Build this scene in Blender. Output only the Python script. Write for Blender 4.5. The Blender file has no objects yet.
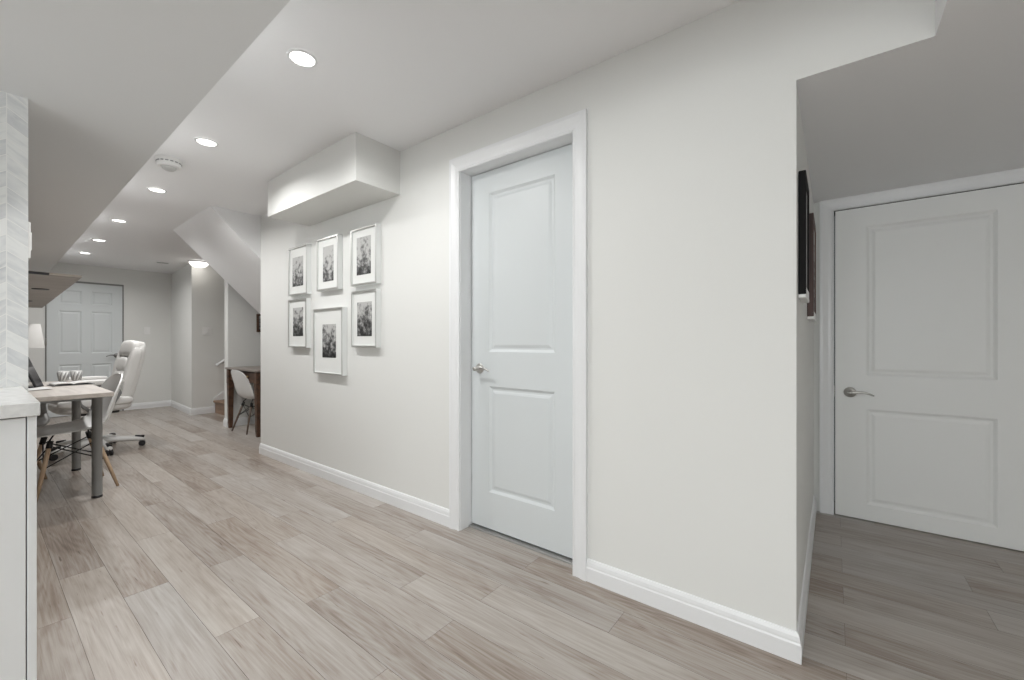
import bpy, bmesh, math, random
from mathutils import Vector, Matrix
from math import sin, cos, pi, radians

SC = bpy.context.scene
COL = SC.collection
# ------------------------------------------------------------------ camera
cam_data = bpy.data.cameras.new('camera')
cam_data.sensor_width = 36.0
cam_data.lens = 416.3 / 1024 * 36
cam_data.shift_y = 1.5 / 1024
cam_data.clip_start = 0.02
cam = bpy.data.objects.new('camera', cam_data)
COL.objects.link(cam)
cam.location = (0, 0, 1.08)
cam.rotation_euler = (pi / 2, 0, -radians(52.3704))
SC.camera = cam
# ------------------------------------------------------------------ world, exposure
W = bpy.data.worlds.new('world')
SC.world = W
W.use_nodes = True
W.node_tree.nodes['Background'].inputs[0].default_value = (0.9, 0.95, 1.0, 1)
W.node_tree.nodes['Background'].inputs[1].default_value = 0.15
SC.view_settings.view_transform = 'Standard'
SC.view_settings.look = 'None'
SC.view_settings.gamma = 1.0
SC.view_settings.use_curve_mapping = False
SC.view_settings.exposure = 0.0
LAMP_OVER = 2.0        # unseen downlight added over the viewer, at the row's spacing
LAMP_A = 10.5           # first three downlights of the row
LAMP_B = 9.2           # last three downlights of the row
LAMP_FILL = 11.0     # unseen downlights added over the kitchen as fill
LAMP_DOME = 0.5
WINDOW_FILL = 28.0        # fill from an unseen window, added behind the camera

# ================================================================== helpers
random.seed(7)


def nt(name):
    m = bpy.data.materials.new(name)
    m.use_nodes = True
    t = m.node_tree
    return m, t, t.nodes['Principled BSDF']


def mat(name, col, rough=0.5, metal=0.0, spec=0.5, coat=0.0, bump=0.0, bscale=200.0, mottle=0.0, mscale=6.0):
    m, t, b = nt(name)
    b.inputs['Base Color'].default_value = (*col, 1)
    b.inputs['Roughness'].default_value = rough
    b.inputs['Metallic'].default_value = metal
    b.inputs['Specular IOR Level'].default_value = spec
    b.inputs['Coat Weight'].default_value = coat
    tc = t.nodes.new('ShaderNodeTexCoord')
    if bump:
        n = t.nodes.new('ShaderNodeTexNoise')
        n.inputs['Scale'].default_value = bscale
        n.inputs['Detail'].default_value = 3
        t.links.new(tc.outputs['Object'], n.inputs['Vector'])
        bp = t.nodes.new('ShaderNodeBump')
        bp.inputs['Strength'].default_value = bump
        bp.inputs['Distance'].default_value = 0.002
        t.links.new(n.outputs['Fac'], bp.inputs['Height'])
        t.links.new(bp.outputs['Normal'], b.inputs['Normal'])
    if mottle:
        n = t.nodes.new('ShaderNodeTexNoise')
        n.inputs['Scale'].default_value = mscale
        n.inputs['Detail'].default_value = 4
        t.links.new(tc.outputs['Object'], n.inputs['Vector'])
        r = t.nodes.new('ShaderNodeValToRGB')
        r.color_ramp.elements[0].position = 0.3
        r.color_ramp.elements[1].position = 0.7
        r.color_ramp.elements[0].color = (*[c * (1 - mottle) for c in col], 1)
        r.color_ramp.elements[1].color = (*[min(1, c * (1 + mottle)) for c in col], 1)
        t.links.new(n.outputs['Fac'], r.inputs['Fac'])
        t.links.new(r.outputs['Color'], b.inputs['Base Color'])
    return m


def emit(name, col, strength):
    m, t, b = nt(name)
    b.inputs['Base Color'].default_value = (0.9, 0.9, 0.9, 1)
    b.inputs['Emission Color'].default_value = (*col, 1)
    b.inputs['Emission Strength'].default_value = strength
    return m


def wood(name, c1, c2, axis=0, rough=0.45, scale=1.0):
    m, t, b = nt(name)
    b.inputs['Roughness'].default_value = rough
    tc = t.nodes.new('ShaderNodeTexCoord')
    mp = t.nodes.new('ShaderNodeMapping')
    s = [22.0 * scale] * 3
    s[axis] = 1.6 * scale
    mp.inputs['Scale'].default_value = s
    t.links.new(tc.outputs['Object'], mp.inputs['Vector'])
    n = t.nodes.new('ShaderNodeTexNoise')
    n.inputs['Scale'].default_value = 1.0
    n.inputs['Detail'].default_value = 6
    n.inputs['Distortion'].default_value = 0.6
    t.links.new(mp.outputs['Vector'], n.inputs['Vector'])
    r = t.nodes.new('ShaderNodeValToRGB')
    r.color_ramp.elements[0].position = 0.32
    r.color_ramp.elements[1].position = 0.68
    r.color_ramp.elements[0].color = (*c1, 1)
    r.color_ramp.elements[1].color = (*c2, 1)
    t.links.new(n.outputs['Fac'], r.inputs['Fac'])
    t.links.new(r.outputs['Color'], b.inputs['Base Color'])
    return m


class MB:
    """collects shapes in one bmesh; build() links them as ONE mesh object"""

    def __init__(self):
        self.bm = bmesh.new()

    def box(self, x0, x1, y0, y1, z0, z1, bev=0.0, seg=2):
        b = bmesh.new()
        vs = [b.verts.new((x, y, z)) for z in (z0, z1) for y in (y0, y1) for x in (x0, x1)]
        for f in ((0, 2, 3, 1), (4, 5, 7, 6), (0, 1, 5, 4), (2, 6, 7, 3), (0, 4, 6, 2), (1, 3, 7, 5)):
            b.faces.new([vs[i] for i in f])
        if bev:
            bmesh.ops.bevel(b, geom=b.edges[:], offset=bev, segments=seg, affect='EDGES', profile=0.5)
        self._take(b)
        return self

    def _take(self, b, mtx=None):
        vm = {}
        for v in b.verts:
            vm[v] = self.bm.verts.new(mtx @ v.co if mtx else v.co)
        for f in b.faces:
            try:
                nf = self.bm.faces.new([vm[v] for v in f.verts])
                nf.smooth = f.smooth
            except ValueError:
                pass
        b.free()

    def obox(self, mtx, sx, sy, sz, bev=0.0, seg=2):
        """box centred on mtx"""
        m2 = MB()
        m2.box(-sx / 2, sx / 2, -sy / 2, sy / 2, -sz / 2, sz / 2, bev, seg)
        self._take(m2.bm, mtx)
        return self

    def prism(self, pts, h0, h1, axis='Z', bev=0.0):
        """polygon pts (2-D) extruded along axis from h0 to h1"""
        def P(a, c, h):
            return {'Z': (a, c, h), 'Y': (a, h, c), 'X': (h, a, c)}[axis]
        b = bmesh.new()
        lo = [b.verts.new(P(a, c, h0)) for a, c in pts]
        hi = [b.verts.new(P(a, c, h1)) for a, c in pts]
        n = len(pts)
        b.faces.new(lo[::-1])
        b.faces.new(hi)
        for i in range(n):
            b.faces.new([lo[i], lo[(i + 1) % n], hi[(i + 1) % n], hi[i]])
        bmesh.ops.recalc_face_normals(b, faces=b.faces[:])
        if bev:
            bmesh.ops.bevel(b, geom=b.edges[:], offset=bev, segments=2, affect='EDGES', profile=0.5)
        self._take(b)
        return self

    def tube(self, pts, r, n=10, r2=None, cap=True):
        """round bar through pts; r may be a list"""
        pts = [Vector(p) for p in pts]
        k = len(pts)
        rs = list(r) if isinstance(r, (list, tuple)) else ([r] * k if r2 is None else [r + (r2 - r) * i / (k - 1) for i in range(k)])
        rings = []
        up = None
        for i, p in enumerate(pts):
            d = (pts[min(i + 1, k - 1)] - pts[max(i - 1, 0)]).normalized()
            if up is None:
                up = Vector((0, 0, 1)) if abs(d.z) < 0.9 else Vector((1, 0, 0))
            a = d.cross(up).normalized()
            c = a.cross(d).normalized()
            up = c
            rings.append([self.bm.verts.new(p + (a * cos(2 * pi * j / n) + c * sin(2 * pi * j / n)) * rs[i]) for j in range(n)])
        for i in range(k - 1):
            for j in range(n):
                f = self.bm.faces.new([rings[i][j], rings[i][(j + 1) % n], rings[i + 1][(j + 1) % n], rings[i + 1][j]])
                f.smooth = True
        if cap:
            self.bm.faces.new(rings[0][::-1])
            self.bm.faces.new(rings[-1])
        return self

    def lathe(self, prof, n=28, mtx=None):
        """profile (r, z) spun about Z"""
        mtx = mtx or Matrix()
        rings = []
        for r, z in prof:
            if r < 1e-6:
                rings.append([self.bm.verts.new(mtx @ Vector((0, 0, z)))])
            else:
                rings.append([self.bm.verts.new(mtx @ Vector((r * cos(2 * pi * j / n), r * sin(2 * pi * j / n), z))) for j in range(n)])
        for a, b in zip(rings, rings[1:]):
            for j in range(n):
                q = [a[j % len(a)], a[(j + 1) % len(a)], b[(j + 1) % len(b)], b[j % len(b)]]
                u = []
                for v in q:
                    if v not in u:
                        u.append(v)
                if len(u) > 2:
                    f = self.bm.faces.new(u)
                    f.smooth = True
        return self

    def cushion(self, mtx, sx, sy, sz, e=0.45, n=18, m=24, puff=0.0):
        """soft box: superellipsoid centred on mtx"""
        def sg(v, p):
            return math.copysign(abs(v) ** p, v)
        b = bmesh.new()
        rows = []
        for i in range(n + 1):
            th = -pi / 2 + pi * i / n
            rows.append([b.verts.new((sx / 2 * sg(cos(th), e) * sg(cos(2 * pi * j / m), e),
                                      sy / 2 * sg(cos(th), e) * sg(sin(2 * pi * j / m), e),
                                      sz / 2 * sg(sin(th), max(e, 0.6)))) for j in range(m)])
        for i in range(n):
            for j in range(m):
                try:
                    f = b.faces.new([rows[i][j], rows[i][(j + 1) % m], rows[i + 1][(j + 1) % m], rows[i + 1][j]])
                    f.smooth = True
                except ValueError:
                    pass
        bmesh.ops.remove_doubles(b, verts=b.verts[:], dist=1e-5)
        self._take(b, mtx)
        return self

    def grid(self, fn, nu, nv, thick=0.0):
        """surface fn(u, v) -> Vector, u, v in 0..1, with thickness along its normal"""
        P = [[Vector(fn(i / nu, j / nv)) for j in range(nv + 1)] for i in range(nu + 1)]
        def N(i, j):
            a = P[min(i + 1, nu)][j] - P[max(i - 1, 0)][j]
            c = P[i][min(j + 1, nv)] - P[i][max(j - 1, 0)]
            return a.cross(c).normalized()
        A = [[self.bm.verts.new(P[i][j]) for j in range(nv + 1)] for i in range(nu + 1)]
        B = [[self.bm.verts.new(P[i][j] - N(i, j) * thick) for j in range(nv + 1)] for i in range(nu + 1)]
        for i in range(nu):
            for j in range(nv):
                for q in ([A[i][j], A[i + 1][j], A[i + 1][j + 1], A[i][j + 1]], [B[i][j], B[i][j + 1], B[i + 1][j + 1], B[i + 1][j]]):
                    self.bm.faces.new(q).smooth = True
        for i in range(nu):
            self.bm.faces.new([A[i][0], B[i][0], B[i + 1][0], A[i + 1][0]])
            self.bm.faces.new([A[i][nv], A[i + 1][nv], B[i + 1][nv], B[i][nv]])
        for j in range(nv):
            self.bm.faces.new([A[0][j], A[0][j + 1], B[0][j + 1], B[0][j]])
            self.bm.faces.new([A[nu][j], B[nu][j], B[nu][j + 1], A[nu][j + 1]])
        return self

    def build(self, name, m, parent=None, mtx=None):
        bmesh.ops.recalc_face_normals(self.bm, faces=self.bm.faces[:])
        if mtx:
            self.bm.transform(mtx)
        me = bpy.data.meshes.new(name)
        self.bm.to_mesh(me)
        self.bm.free()
        o = bpy.data.objects.new(name, me)
        COL.objects.link(o)
        for mm in (m if isinstance(m, (list, tuple)) else [m]):
            me.materials.append(mm)
        if parent:
            o.parent = parent
        return o


def tag(o, label=None, cat=None, group=None, kind=None):
    for k, v in (('label', label), ('category', cat), ('group', group), ('kind', kind)):
        if v:
            o[k] = v
    return o


def thing(name, loc, label, cat, group=None, rz=0.0, kind=None):
    o = bpy.data.objects.new(name, None)
    o.empty_display_size = 0.05
    COL.objects.link(o)
    o.location = loc
    o.rotation_euler = (0, 0, rz)
    return tag(o, label, cat, group, kind)


def struct(name, mb, m, parent=None):
    o = mb.build(name, m, parent)
    if not parent:
        o['kind'] = 'structure'
    return o


def copy_tree(o, parent=None):
    c = o.copy()
    COL.objects.link(c)
    if parent:
        c.parent = parent
    for ch in list(o.children):
        copy_tree(ch, c)
    return c


T = Matrix.Translation


def RX(a): return Matrix.Rotation(a, 4, 'X')
def RY(a): return Matrix.Rotation(a, 4, 'Y')
def RZ(a): return Matrix.Rotation(a, 4, 'Z')


def zc(y):
    """height of the main ceiling (it drops a little towards the far end)"""
    return 2.32 if y < 2.6 else 2.32 - 0.105 * (y - 2.6) / 6.3


# ================================================================== materials
M_WALL = mat('wall_paint', (0.80, 0.805, 0.785), 0.6, bump=0.05, bscale=350, spec=0.3)
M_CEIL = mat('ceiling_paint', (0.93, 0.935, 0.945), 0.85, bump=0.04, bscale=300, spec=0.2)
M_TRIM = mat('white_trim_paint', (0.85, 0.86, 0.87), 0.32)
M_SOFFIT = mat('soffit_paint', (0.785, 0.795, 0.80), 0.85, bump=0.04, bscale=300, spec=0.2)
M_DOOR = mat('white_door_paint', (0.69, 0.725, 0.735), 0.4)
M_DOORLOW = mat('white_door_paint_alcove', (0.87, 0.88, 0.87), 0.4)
M_DARK = mat('dark_gap', (0.03, 0.03, 0.03), 0.8)
M_CHROME = mat('satin_nickel', (0.55, 0.54, 0.52), 0.28, metal=1.0)
M_CAB = mat('white_lacquer', (0.80, 0.81, 0.81), 0.3)
M_PLASTIC = mat('white_plastic', (0.88, 0.88, 0.87), 0.35)
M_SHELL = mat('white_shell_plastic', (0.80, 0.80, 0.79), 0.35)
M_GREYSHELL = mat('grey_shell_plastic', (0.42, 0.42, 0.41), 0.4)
M_BLACK = mat('black_plastic', (0.02, 0.02, 0.022), 0.4)
M_WIRE = mat('black_wire', (0.015, 0.015, 0.015), 0.4, metal=0.3)
M_LEATHER = mat('white_leather', (0.78, 0.77, 0.75), 0.42, bump=0.15, bscale=120)
M_GREYMETAL = mat('grey_powder_coat', (0.30, 0.31, 0.31), 0.42, metal=0.4)
M_SILVER = mat('silver_frame', (0.62, 0.62, 0.60), 0.3, metal=0.7)
M_FRAMESIDE = mat('white_frame_side', (0.80, 0.82, 0.81), 0.4)
M_MATBOARD = mat('white_mat_board', (0.82, 0.83, 0.81), 0.6)
M_BEECH = wood('beech_wood', (0.42, 0.29, 0.19), (0.55, 0.40, 0.27), axis=2)
M_DESKWOOD = wood('pale_desk_wood', (0.47, 0.42, 0.38), (0.62, 0.57, 0.52), axis=1)
M_SHELFWOOD = wood('shelf_wood', (0.27, 0.23, 0.195), (0.40, 0.35, 0.305), axis=0)
M_DARKWOOD = wood('dark_walnut', (0.05, 0.026, 0.015), (0.13, 0.065, 0.037), axis=1)
M_LEGDARK = wood('dark_leg_wood', (0.10, 0.07, 0.05), (0.18, 0.13, 0.10), axis=2)
M_STAIRWOOD = wood('stair_wood', (0.20, 0.12, 0.075), (0.36, 0.235, 0.155), axis=1)
M_REDWOOD = wood('red_brown_frame_wood', (0.035, 0.016, 0.013), (0.11, 0.05, 0.04), axis=2)
M_LAMP = emit('lamp_diffuser', (1.0, 0.97, 0.92), 6.0)
M_DOME = emit('dome_glass', (1.0, 0.96, 0.9), 2.2)
M_SHADE = mat('lamp_shade_fabric', (0.66, 0.65, 0.63), 0.8)
M_PAPER = mat('paper', (0.85, 0.85, 0.84), 0.7)


def floor_material():
    m, t, b = nt('laminate_oak')
    L = t.links.new
    uv = t.nodes.new('ShaderNodeUVMap')
    uv.uv_map = 'grain'
    at = t.nodes.new('ShaderNodeAttribute')
    at.attribute_name = 'tone'
    # fine streaks
    mp = t.nodes.new('ShaderNodeMapping')
    mp.inputs['Scale'].default_value = (2.6, 95, 1)
    L(uv.outputs[0], mp.inputs[0])
    n1 = t.nodes.new('ShaderNodeTexNoise')
    n1.inputs['Scale'].default_value = 1
    n1.inputs['Detail'].default_value = 7
    n1.inputs['Roughness'].default_value = 0.72
    n1.inputs['Distortion'].default_value = 0.4
    L(mp.outputs[0], n1.inputs['Vector'])
    # broad cathedral figure
    mp2 = t.nodes.new('ShaderNodeMapping')
    mp2.inputs['Scale'].default_value = (0.9, 7.5, 1)
    L(uv.outputs[0], mp2.inputs[0])
    n2 = t.nodes.new('ShaderNodeTexNoise')
    n2.inputs['Scale'].default_value = 1.3
    n2.inputs['Detail'].default_value = 1.5
    L(mp2.outputs[0], n2.inputs['Vector'])
    mu = t.nodes.new('ShaderNodeMath')
    mu.operation = 'MULTIPLY'
    mu.inputs[1].default_value = 22
    L(n2.outputs['Fac'], mu.inputs[0])
    fr = t.nodes.new('ShaderNodeMath')
    fr.operation = 'PINGPONG'
    fr.inputs[1].default_value = 1.0
    L(mu.outputs[0], fr.inputs[0])
    # broad tone blotches
    mp3 = t.nodes.new('ShaderNodeMapping')
    mp3.inputs['Scale'].default_value = (1.3, 9, 1)
    mp3.inputs['Location'].default_value = (7, 3, 0)
    L(uv.outputs[0], mp3.inputs[0])
    n3 = t.nodes.new('ShaderNodeTexNoise')
    n3.inputs['Scale'].default_value = 1.0
    n3.inputs['Detail'].default_value = 3
    L(mp3.outputs[0], n3.inputs['Vector'])
    # sum
    def mix(a, fa, c, fc):
        x = t.nodes.new('ShaderNodeMath'); x.operation = 'MULTIPLY'; x.inputs[1].default_value = fa
        L(a, x.inputs[0])
        y = t.nodes.new('ShaderNodeMath'); y.operation = 'MULTIPLY_ADD'; y.inputs[1].default_value = fc
        L(c, y.inputs[0]); L(x.outputs[0], y.inputs[2])
        return y.outputs[0]
    s = mix(n1.outputs['Fac'], 0.66, fr.outputs[0], 0.085)
    s = mix(s, 1.0, n3.outputs['Fac'], 0.45)
    s = mix(s, 1.0, at.outputs['Fac'], 0.23)
    # short dark flecks along the grain
    mp4 = t.nodes.new('ShaderNodeMapping')
    mp4.inputs['Scale'].default_value = (7, 75, 1)
    L(uv.outputs[0], mp4.inputs[0])
    n4 = t.nodes.new('ShaderNodeTexNoise')
    n4.inputs['Scale'].default_value = 1.0
    n4.inputs['Detail'].default_value = 2
    L(mp4.outputs[0], n4.inputs['Vector'])
    fl = t.nodes.new('ShaderNodeMapRange')
    fl.inputs['From Min'].default_value = 0.68
    fl.inputs['From Max'].default_value = 0.80
    L(n4.outputs['Fac'], fl.inputs['Value'])
    s = mix(s, 1.0, fl.outputs[0], -0.30)
    r = t.nodes.new('ShaderNodeValToRGB')
    e = r.color_ramp.elements
    e[0].position = 0.42; e[0].color = (0.155, 0.118, 0.095, 1)
    e[1].position = 0.92; e[1].color = (0.50, 0.475, 0.445, 1)
    k = e.new(0.56); k.color = (0.285, 0.235, 0.197, 1)
    k = e.new(0.70); k.color = (0.385, 0.345, 0.310, 1)
    L(s, r.inputs['Fac'])
    hu = t.nodes.new('ShaderNodeAttribute')
    hu.attribute_name = 'hue'
    tint = t.nodes.new('ShaderNodeMix')
    tint.data_type = 'RGBA'
    tint.inputs[6].default_value = (1.015, 0.99, 0.965, 1)
    tint.inputs[7].default_value = (0.985, 0.995, 1.01, 1)
    L(hu.outputs['Fac'], tint.inputs[0])
    mul = t.nodes.new('ShaderNodeMix')
    mul.data_type = 'RGBA'
    mul.blend_type = 'MULTIPLY'
    mul.inputs[0].default_value = 1.0
    L(r.outputs['Color'], mul.inputs[6])
    L(tint.outputs[2], mul.inputs[7])
    L(mul.outputs[2], b.inputs['Base Color'])
    b.inputs['Specular IOR Level'].default_value = 0.32
    rr = t.nodes.new('ShaderNodeMapRange')
    rr.inputs['To Min'].default_value = 0.24
    rr.inputs['To Max'].default_value = 0.40
    L(n1.outputs['Fac'], rr.inputs['Value'])
    L(rr.outputs[0], b.inputs['Roughness'])
    bp = t.nodes.new('ShaderNodeBump')
    bp.inputs['Strength'].default_value = 0.12
    bp.inputs['Distance'].default_value = 0.001
    L(n1.outputs['Fac'], bp.inputs['Height'])
    L(bp.outputs['Normal'], b.inputs['Normal'])
    return m


def tile_material():
    """chevron marble mosaic on a wall in the XZ plane"""
    m, t, b = nt('chevron_marble_tile')
    L = t.links.new
    g = t.nodes.new('ShaderNodeNewGeometry')
    sp = t.nodes.new('ShaderNodeSeparateXYZ')
    L(g.outputs['Position'], sp.inputs[0])

    def mth(op, a, c=None, d=None):
        x = t.nodes.new('ShaderNodeMath')
        x.operation = op
        for i, v in enumerate((a, c, d)):
            if v is None:
                continue
            if isinstance(v, (int, float)):
                x.inputs[i].default_value = v
            else:
                L(v, x.inputs[i])
        return x.outputs[0]
    cw, ch, sl = 0.058, 0.056, 0.75
    u = mth('DIVIDE', mth('SUBTRACT', sp.outputs['X'], 0.073), cw)
    tri = mth('PINGPONG', u, 1.0)                     # 0 at seam, 1 a column away
    v = mth('DIVIDE', mth('MULTIPLY_ADD', tri, sl * cw, sp.outputs['Z']), ch)
    fv = mth('FRACT', v)
    fu = mth('FRACT', u)
    gv = mth('LESS_THAN', fv, 0.05)
    gu = mth('LESS_THAN', fu, 0.04)
    gr = mth('MAXIMUM', gv, gu)
    idx = mth('ADD', mth('FLOOR', v), mth('MULTIPLY', mth('FLOOR', u), 17.3))
    wn = t.nodes.new('ShaderNodeTexWhiteNoise')
    wn.noise_dimensions = '1D'
    L(idx, wn.inputs['W'])
    tc = t.nodes.new('ShaderNodeCombineXYZ')
    L(mth('MULTIPLY_ADD', wn.outputs['Value'], 5.0, mth('MULTIPLY', sp.outputs['X'], 14)), tc.inputs[0])
    L(mth('MULTIPLY', v, 1.6), tc.inputs[1])
    n = t.nodes.new('ShaderNodeTexNoise')
    n.inputs['Scale'].default_value = 1.2
    n.inputs['Detail'].default_value = 5
    n.inputs['Distortion'].default_value = 0.8
    L(tc.outputs[0], n.inputs['Vector'])
    f = mth('ADD', mth('MULTIPLY', n.outputs['Fac'], 0.75), mth('MULTIPLY', wn.outputs['Value'], 0.3))
    r = t.nodes.new('ShaderNodeValToRGB')
    e = r.color_ramp.elements
    e[0].position = 0.25; e[0].color = (0.60, 0.615, 0.63, 1)
    e[1].position = 0.62; e[1].color = (0.80, 0.81, 0.80, 1)
    L(f, r.inputs['Fac'])
    mx = t.nodes.new('ShaderNodeMix')
    mx.data_type = 'RGBA'
    L(gr, mx.inputs[0])
    L(r.outputs['Color'], mx.inputs[6])
    mx.inputs[7].default_value = (0.84, 0.84, 0.82, 1)
    L(mx.outputs[2], b.inputs['Base Color'])
    b.inputs['Roughness'].default_value = 0.22
    bp = t.nodes.new('ShaderNodeBump')
    bp.inputs['Strength'].default_value = 0.5
    bp.inputs['Distance'].default_value = 0.001
    bp.invert = True
    L(gr, bp.inputs['Height'])
    L(bp.outputs['Normal'], b.inputs['Normal'])
    return m


def photo_material(seed, light):
    """black and white landscape print, upright in Y (across) and Z"""
    m, t, b = nt('black_and_white_print')
    L = t.links.new
    tc = t.nodes.new('ShaderNodeTexCoord')
    mp = t.nodes.new('ShaderNodeMapping')
    mp.inputs['Location'].default_value = (seed * 3.1, seed * 1.7, seed * 0.9)
    mp.inputs['Scale'].default_value = (1, 24, 26)
    L(tc.outputs['Object'], mp.inputs[0])
    n = t.nodes.new('ShaderNodeTexNoise')
    n.inputs['Scale'].default_value = 1.0
    n.inputs['Detail'].default_value = 6
    n.inputs['Roughness'].default_value = 0.62
    L(mp.outputs[0], n.inputs['Vector'])
    sp = t.nodes.new('ShaderNodeSeparateXYZ')
    L(tc.outputs['Generated'], sp.inputs[0])
    ad = t.nodes.new('ShaderNodeMath')
    ad.operation = 'MULTIPLY_ADD'
    ad.inputs[1].default_value = 0.30
    L(sp.outputs['Z'], ad.inputs[0])
    L(n.outputs['Fac'], ad.inputs[2])
    r = t.nodes.new('ShaderNodeValToRGB')
    e = r.color_ramp.elements
    e[0].position = 0.50 - light * 0.6; e[0].color = (0.012, 0.012, 0.012, 1)
    e[1].position = 0.78 - light * 0.6; e[1].color = (0.52, 0.52, 0.51, 1)
    k = e.new(0.62 - light * 0.6); k.color = (0.13, 0.13, 0.13, 1)
    L(ad.outputs[0], r.inputs['Fac'])
    L(r.outputs['Color'], b.inputs['Base Color'])
    b.inputs['Roughness'].default_value = 0.5
    return m


M_FLOOR = floor_material()
M_TILE = tile_material()
M_QUARTZ = mat('white_quartz', (0.74, 0.74, 0.73), 0.25, mottle=0.10, mscale=45)

# ================================================================== shell of the place
XW = 1.705          # face of the long white wall
YC = 0.098          # its near corner, where the alcove begins
YE = 4.385         # its far end
ZA = 1.966          # ceiling of the alcove and of the soffits


def build_floor():
    mb = MB()
    bm = mb.bm
    uvl = bm.loops.layers.uv.new('grain')
    tl = bm.faces.layers.float.new('tone')
    hl = bm.faces.layers.float.new('hue')
    w, ln, g = 0.15, 1.2, 0.00045
    known = {0: 2.776, 2: 1.783, -1: 0.95, 4: 0.52, 6: 0.30, 8: 0.66, 12: 0.5}
    tones = {(0, 2): 0.55, }
    rnd = random.Random(11)
    for i in range(-18, 22):
        x0, x1 = 0.24 + w * i, 0.24 + w * (i + 1)
        off = 1.165 if i % 2 else known.get(i, rnd.random() * ln)
        off = off % ln
        for k in range(-5, 8):
            y0 = off + ln * k
            y1 = y0 + ln
            if y1 < -2.9 or y0 > 9.0:
                continue
            tone = rnd.betavariate(1.6, 1.6)
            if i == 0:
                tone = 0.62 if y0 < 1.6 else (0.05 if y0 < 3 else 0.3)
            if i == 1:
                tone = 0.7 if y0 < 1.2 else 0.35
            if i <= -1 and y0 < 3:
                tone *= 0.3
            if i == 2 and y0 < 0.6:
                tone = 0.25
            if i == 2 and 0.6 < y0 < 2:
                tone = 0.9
            vs = [bm.verts.new(p) for p in ((x0 + g, y0 + g, 0), (x1 - g, y0 + g, 0), (x1 - g, y1 - g, 0), (x0 + g, y1 - g, 0))]
            f = bm.faces.new(vs)
            f[tl] = tone
            f[hl] = rnd.random()
            du, dv = rnd.random() * 50, rnd.random() * 50
            for lp in f.loops:
                lp[uvl].uv = (lp.vert.co.y - y0 + du, lp.vert.co.x - x0 + dv)
            lo = [bm.verts.new((v.co.x, v.co.y, -0.006)) for v in vs]
            for a in range(4):
                q = bm.faces.new([vs[a], lo[a], lo[(a + 1) % 4], vs[(a + 1) % 4]])
                q.material_index = 1
    vs = [bm.verts.new(p) for p in ((-2.6, -2.9, -0.003), (3.55, -2.9, -0.003), (3.55, 9.1, -0.003), (-2.6, 9.1, -0.003))]
    f = bm.faces.new(vs)
    f.material_index = 1
    me = bpy.data.meshes.new('floor')
    bm.to_mesh(me)
    bm.free()
    o = bpy.data.objects.new('floor', me)
    COL.objects.link(o)
    me.materials.append(M_FLOOR)
    me.materials.append(mat('plank_joint', (0.16, 0.135, 0.115), 0.7))
    o['kind'] = 'structure'


build_floor()

# long wall with the doorway, plus the header over the alcove opening
D1Y0, D1Y1, D1Z = 0.957, 1.683, 2.05
mb = MB()
mb.prism([(YC, 0), (D1Y0 - 0.015, 0), (D1Y0 - 0.015, 2.4), (-0.2345, 2.4), (-0.2345, ZA + 0.0005), (YC, ZA + 0.0005)], XW, XW + 0.12, 'X')
mb.box(XW, XW + 0.12, D1Y1 + 0.015, YE, 0, 2.4)
mb.box(XW, XW + 0.12, D1Y0 - 0.015, D1Y1 + 0.015, D1Z + 0.015, 2.4)
struct('wall_right', mb, M_WALL)
# alcove
mb = MB().box(XW + 0.12, 3.4, YC, YC + 0.1, 0, 2.4)
struct('wall_alcove_side', mb, M_WALL)
D2Y0, D2Y1, D2Z, XD2 = -0.833, -0.008, 1.892, 3.29
mb = MB()
mb.box(XD2, XD2 + 0.12, D2Y1 + 0.012, YC, 0, 2.4)
mb.box(XD2, XD2 + 0.12, -2.6, D2Y0 - 0.012, 0, 2.4)
mb.box(XD2, XD2 + 0.12, D2Y0 - 0.012, D2Y1 + 0.012, D2Z + 0.012, 2.4)
struct('wall_alcove_back', mb, M_WALL)
# ceilings
mb = MB()
ys = [-0.2345, 2.6, 8.95]
a = []
for y in ys:
    a.append([mb.bm.verts.new((x, y, zc(y) + dz)) for x in (0.3, 3.4) for dz in (0, 0.12)])
for p, q in zip(a, a[1:]):
    for f in ((p[0], q[0], q[2], p[2]), (p[1], p[3], q[3], q[1]), (p[0], p[1], q[1], q[0]), (p[2], q[2], q[3], p[3])):
        mb.bm.faces.new(f)
mb.bm.faces.new((a[0][0], a[0][2], a[0][3], a[0][1]))
mb.bm.faces.new((a[-1][0], a[-1][1], a[-1][3], a[-1][2]))
struct('ceiling', mb, M_CEIL)
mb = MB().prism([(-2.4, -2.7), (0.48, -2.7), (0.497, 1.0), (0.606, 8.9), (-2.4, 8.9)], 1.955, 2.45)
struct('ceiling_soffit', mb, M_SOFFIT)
mb = MB().prism([(0.47, -2.7), (3.4, -2.7), (3.4, YC), (XW + 0.0006, YC), (XW + 0.0006, -0.235), (0.47, -0.235)], ZA, 2.45)
struct('ceiling_alcove', mb, M_CEIL)
# far end, stair well, nook
mb = MB().prism([(-1.3, 8.8), (2.042, 8.79), (1.965, 7.443), (3.35, 7.443), (3.35, 8.95), (-1.3, 8.95)], 0, 2.4)
o = struct('wall_far', mb, M_WALL)
struct('wall_stair', MB().box(1.974, 3.3, 6.05, 6.17, 0, 2.4), M_WALL)
struct('wall_nook', MB().box(XW + 0.12, 3.3, YE - 0.12, YE, 0, 2.4), M_WALL)
struct('wall_stair_end', MB().box(3.3, 3.4, YE - 0.12, 7.443, 0, 2.4), M_WALL)
# underside of the upper flight, boxed in: slopes down to the right
z0 = 2.279
mb = MB().prism([(1.302, 2.40), (1.302, z0), (2.78, z0 - 1.478), (2.92, z0 - 1.478), (2.92, 2.40)], YE, 5.58, 'Y')
struct('ceiling_stair_underside', mb, M_CEIL)
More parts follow.
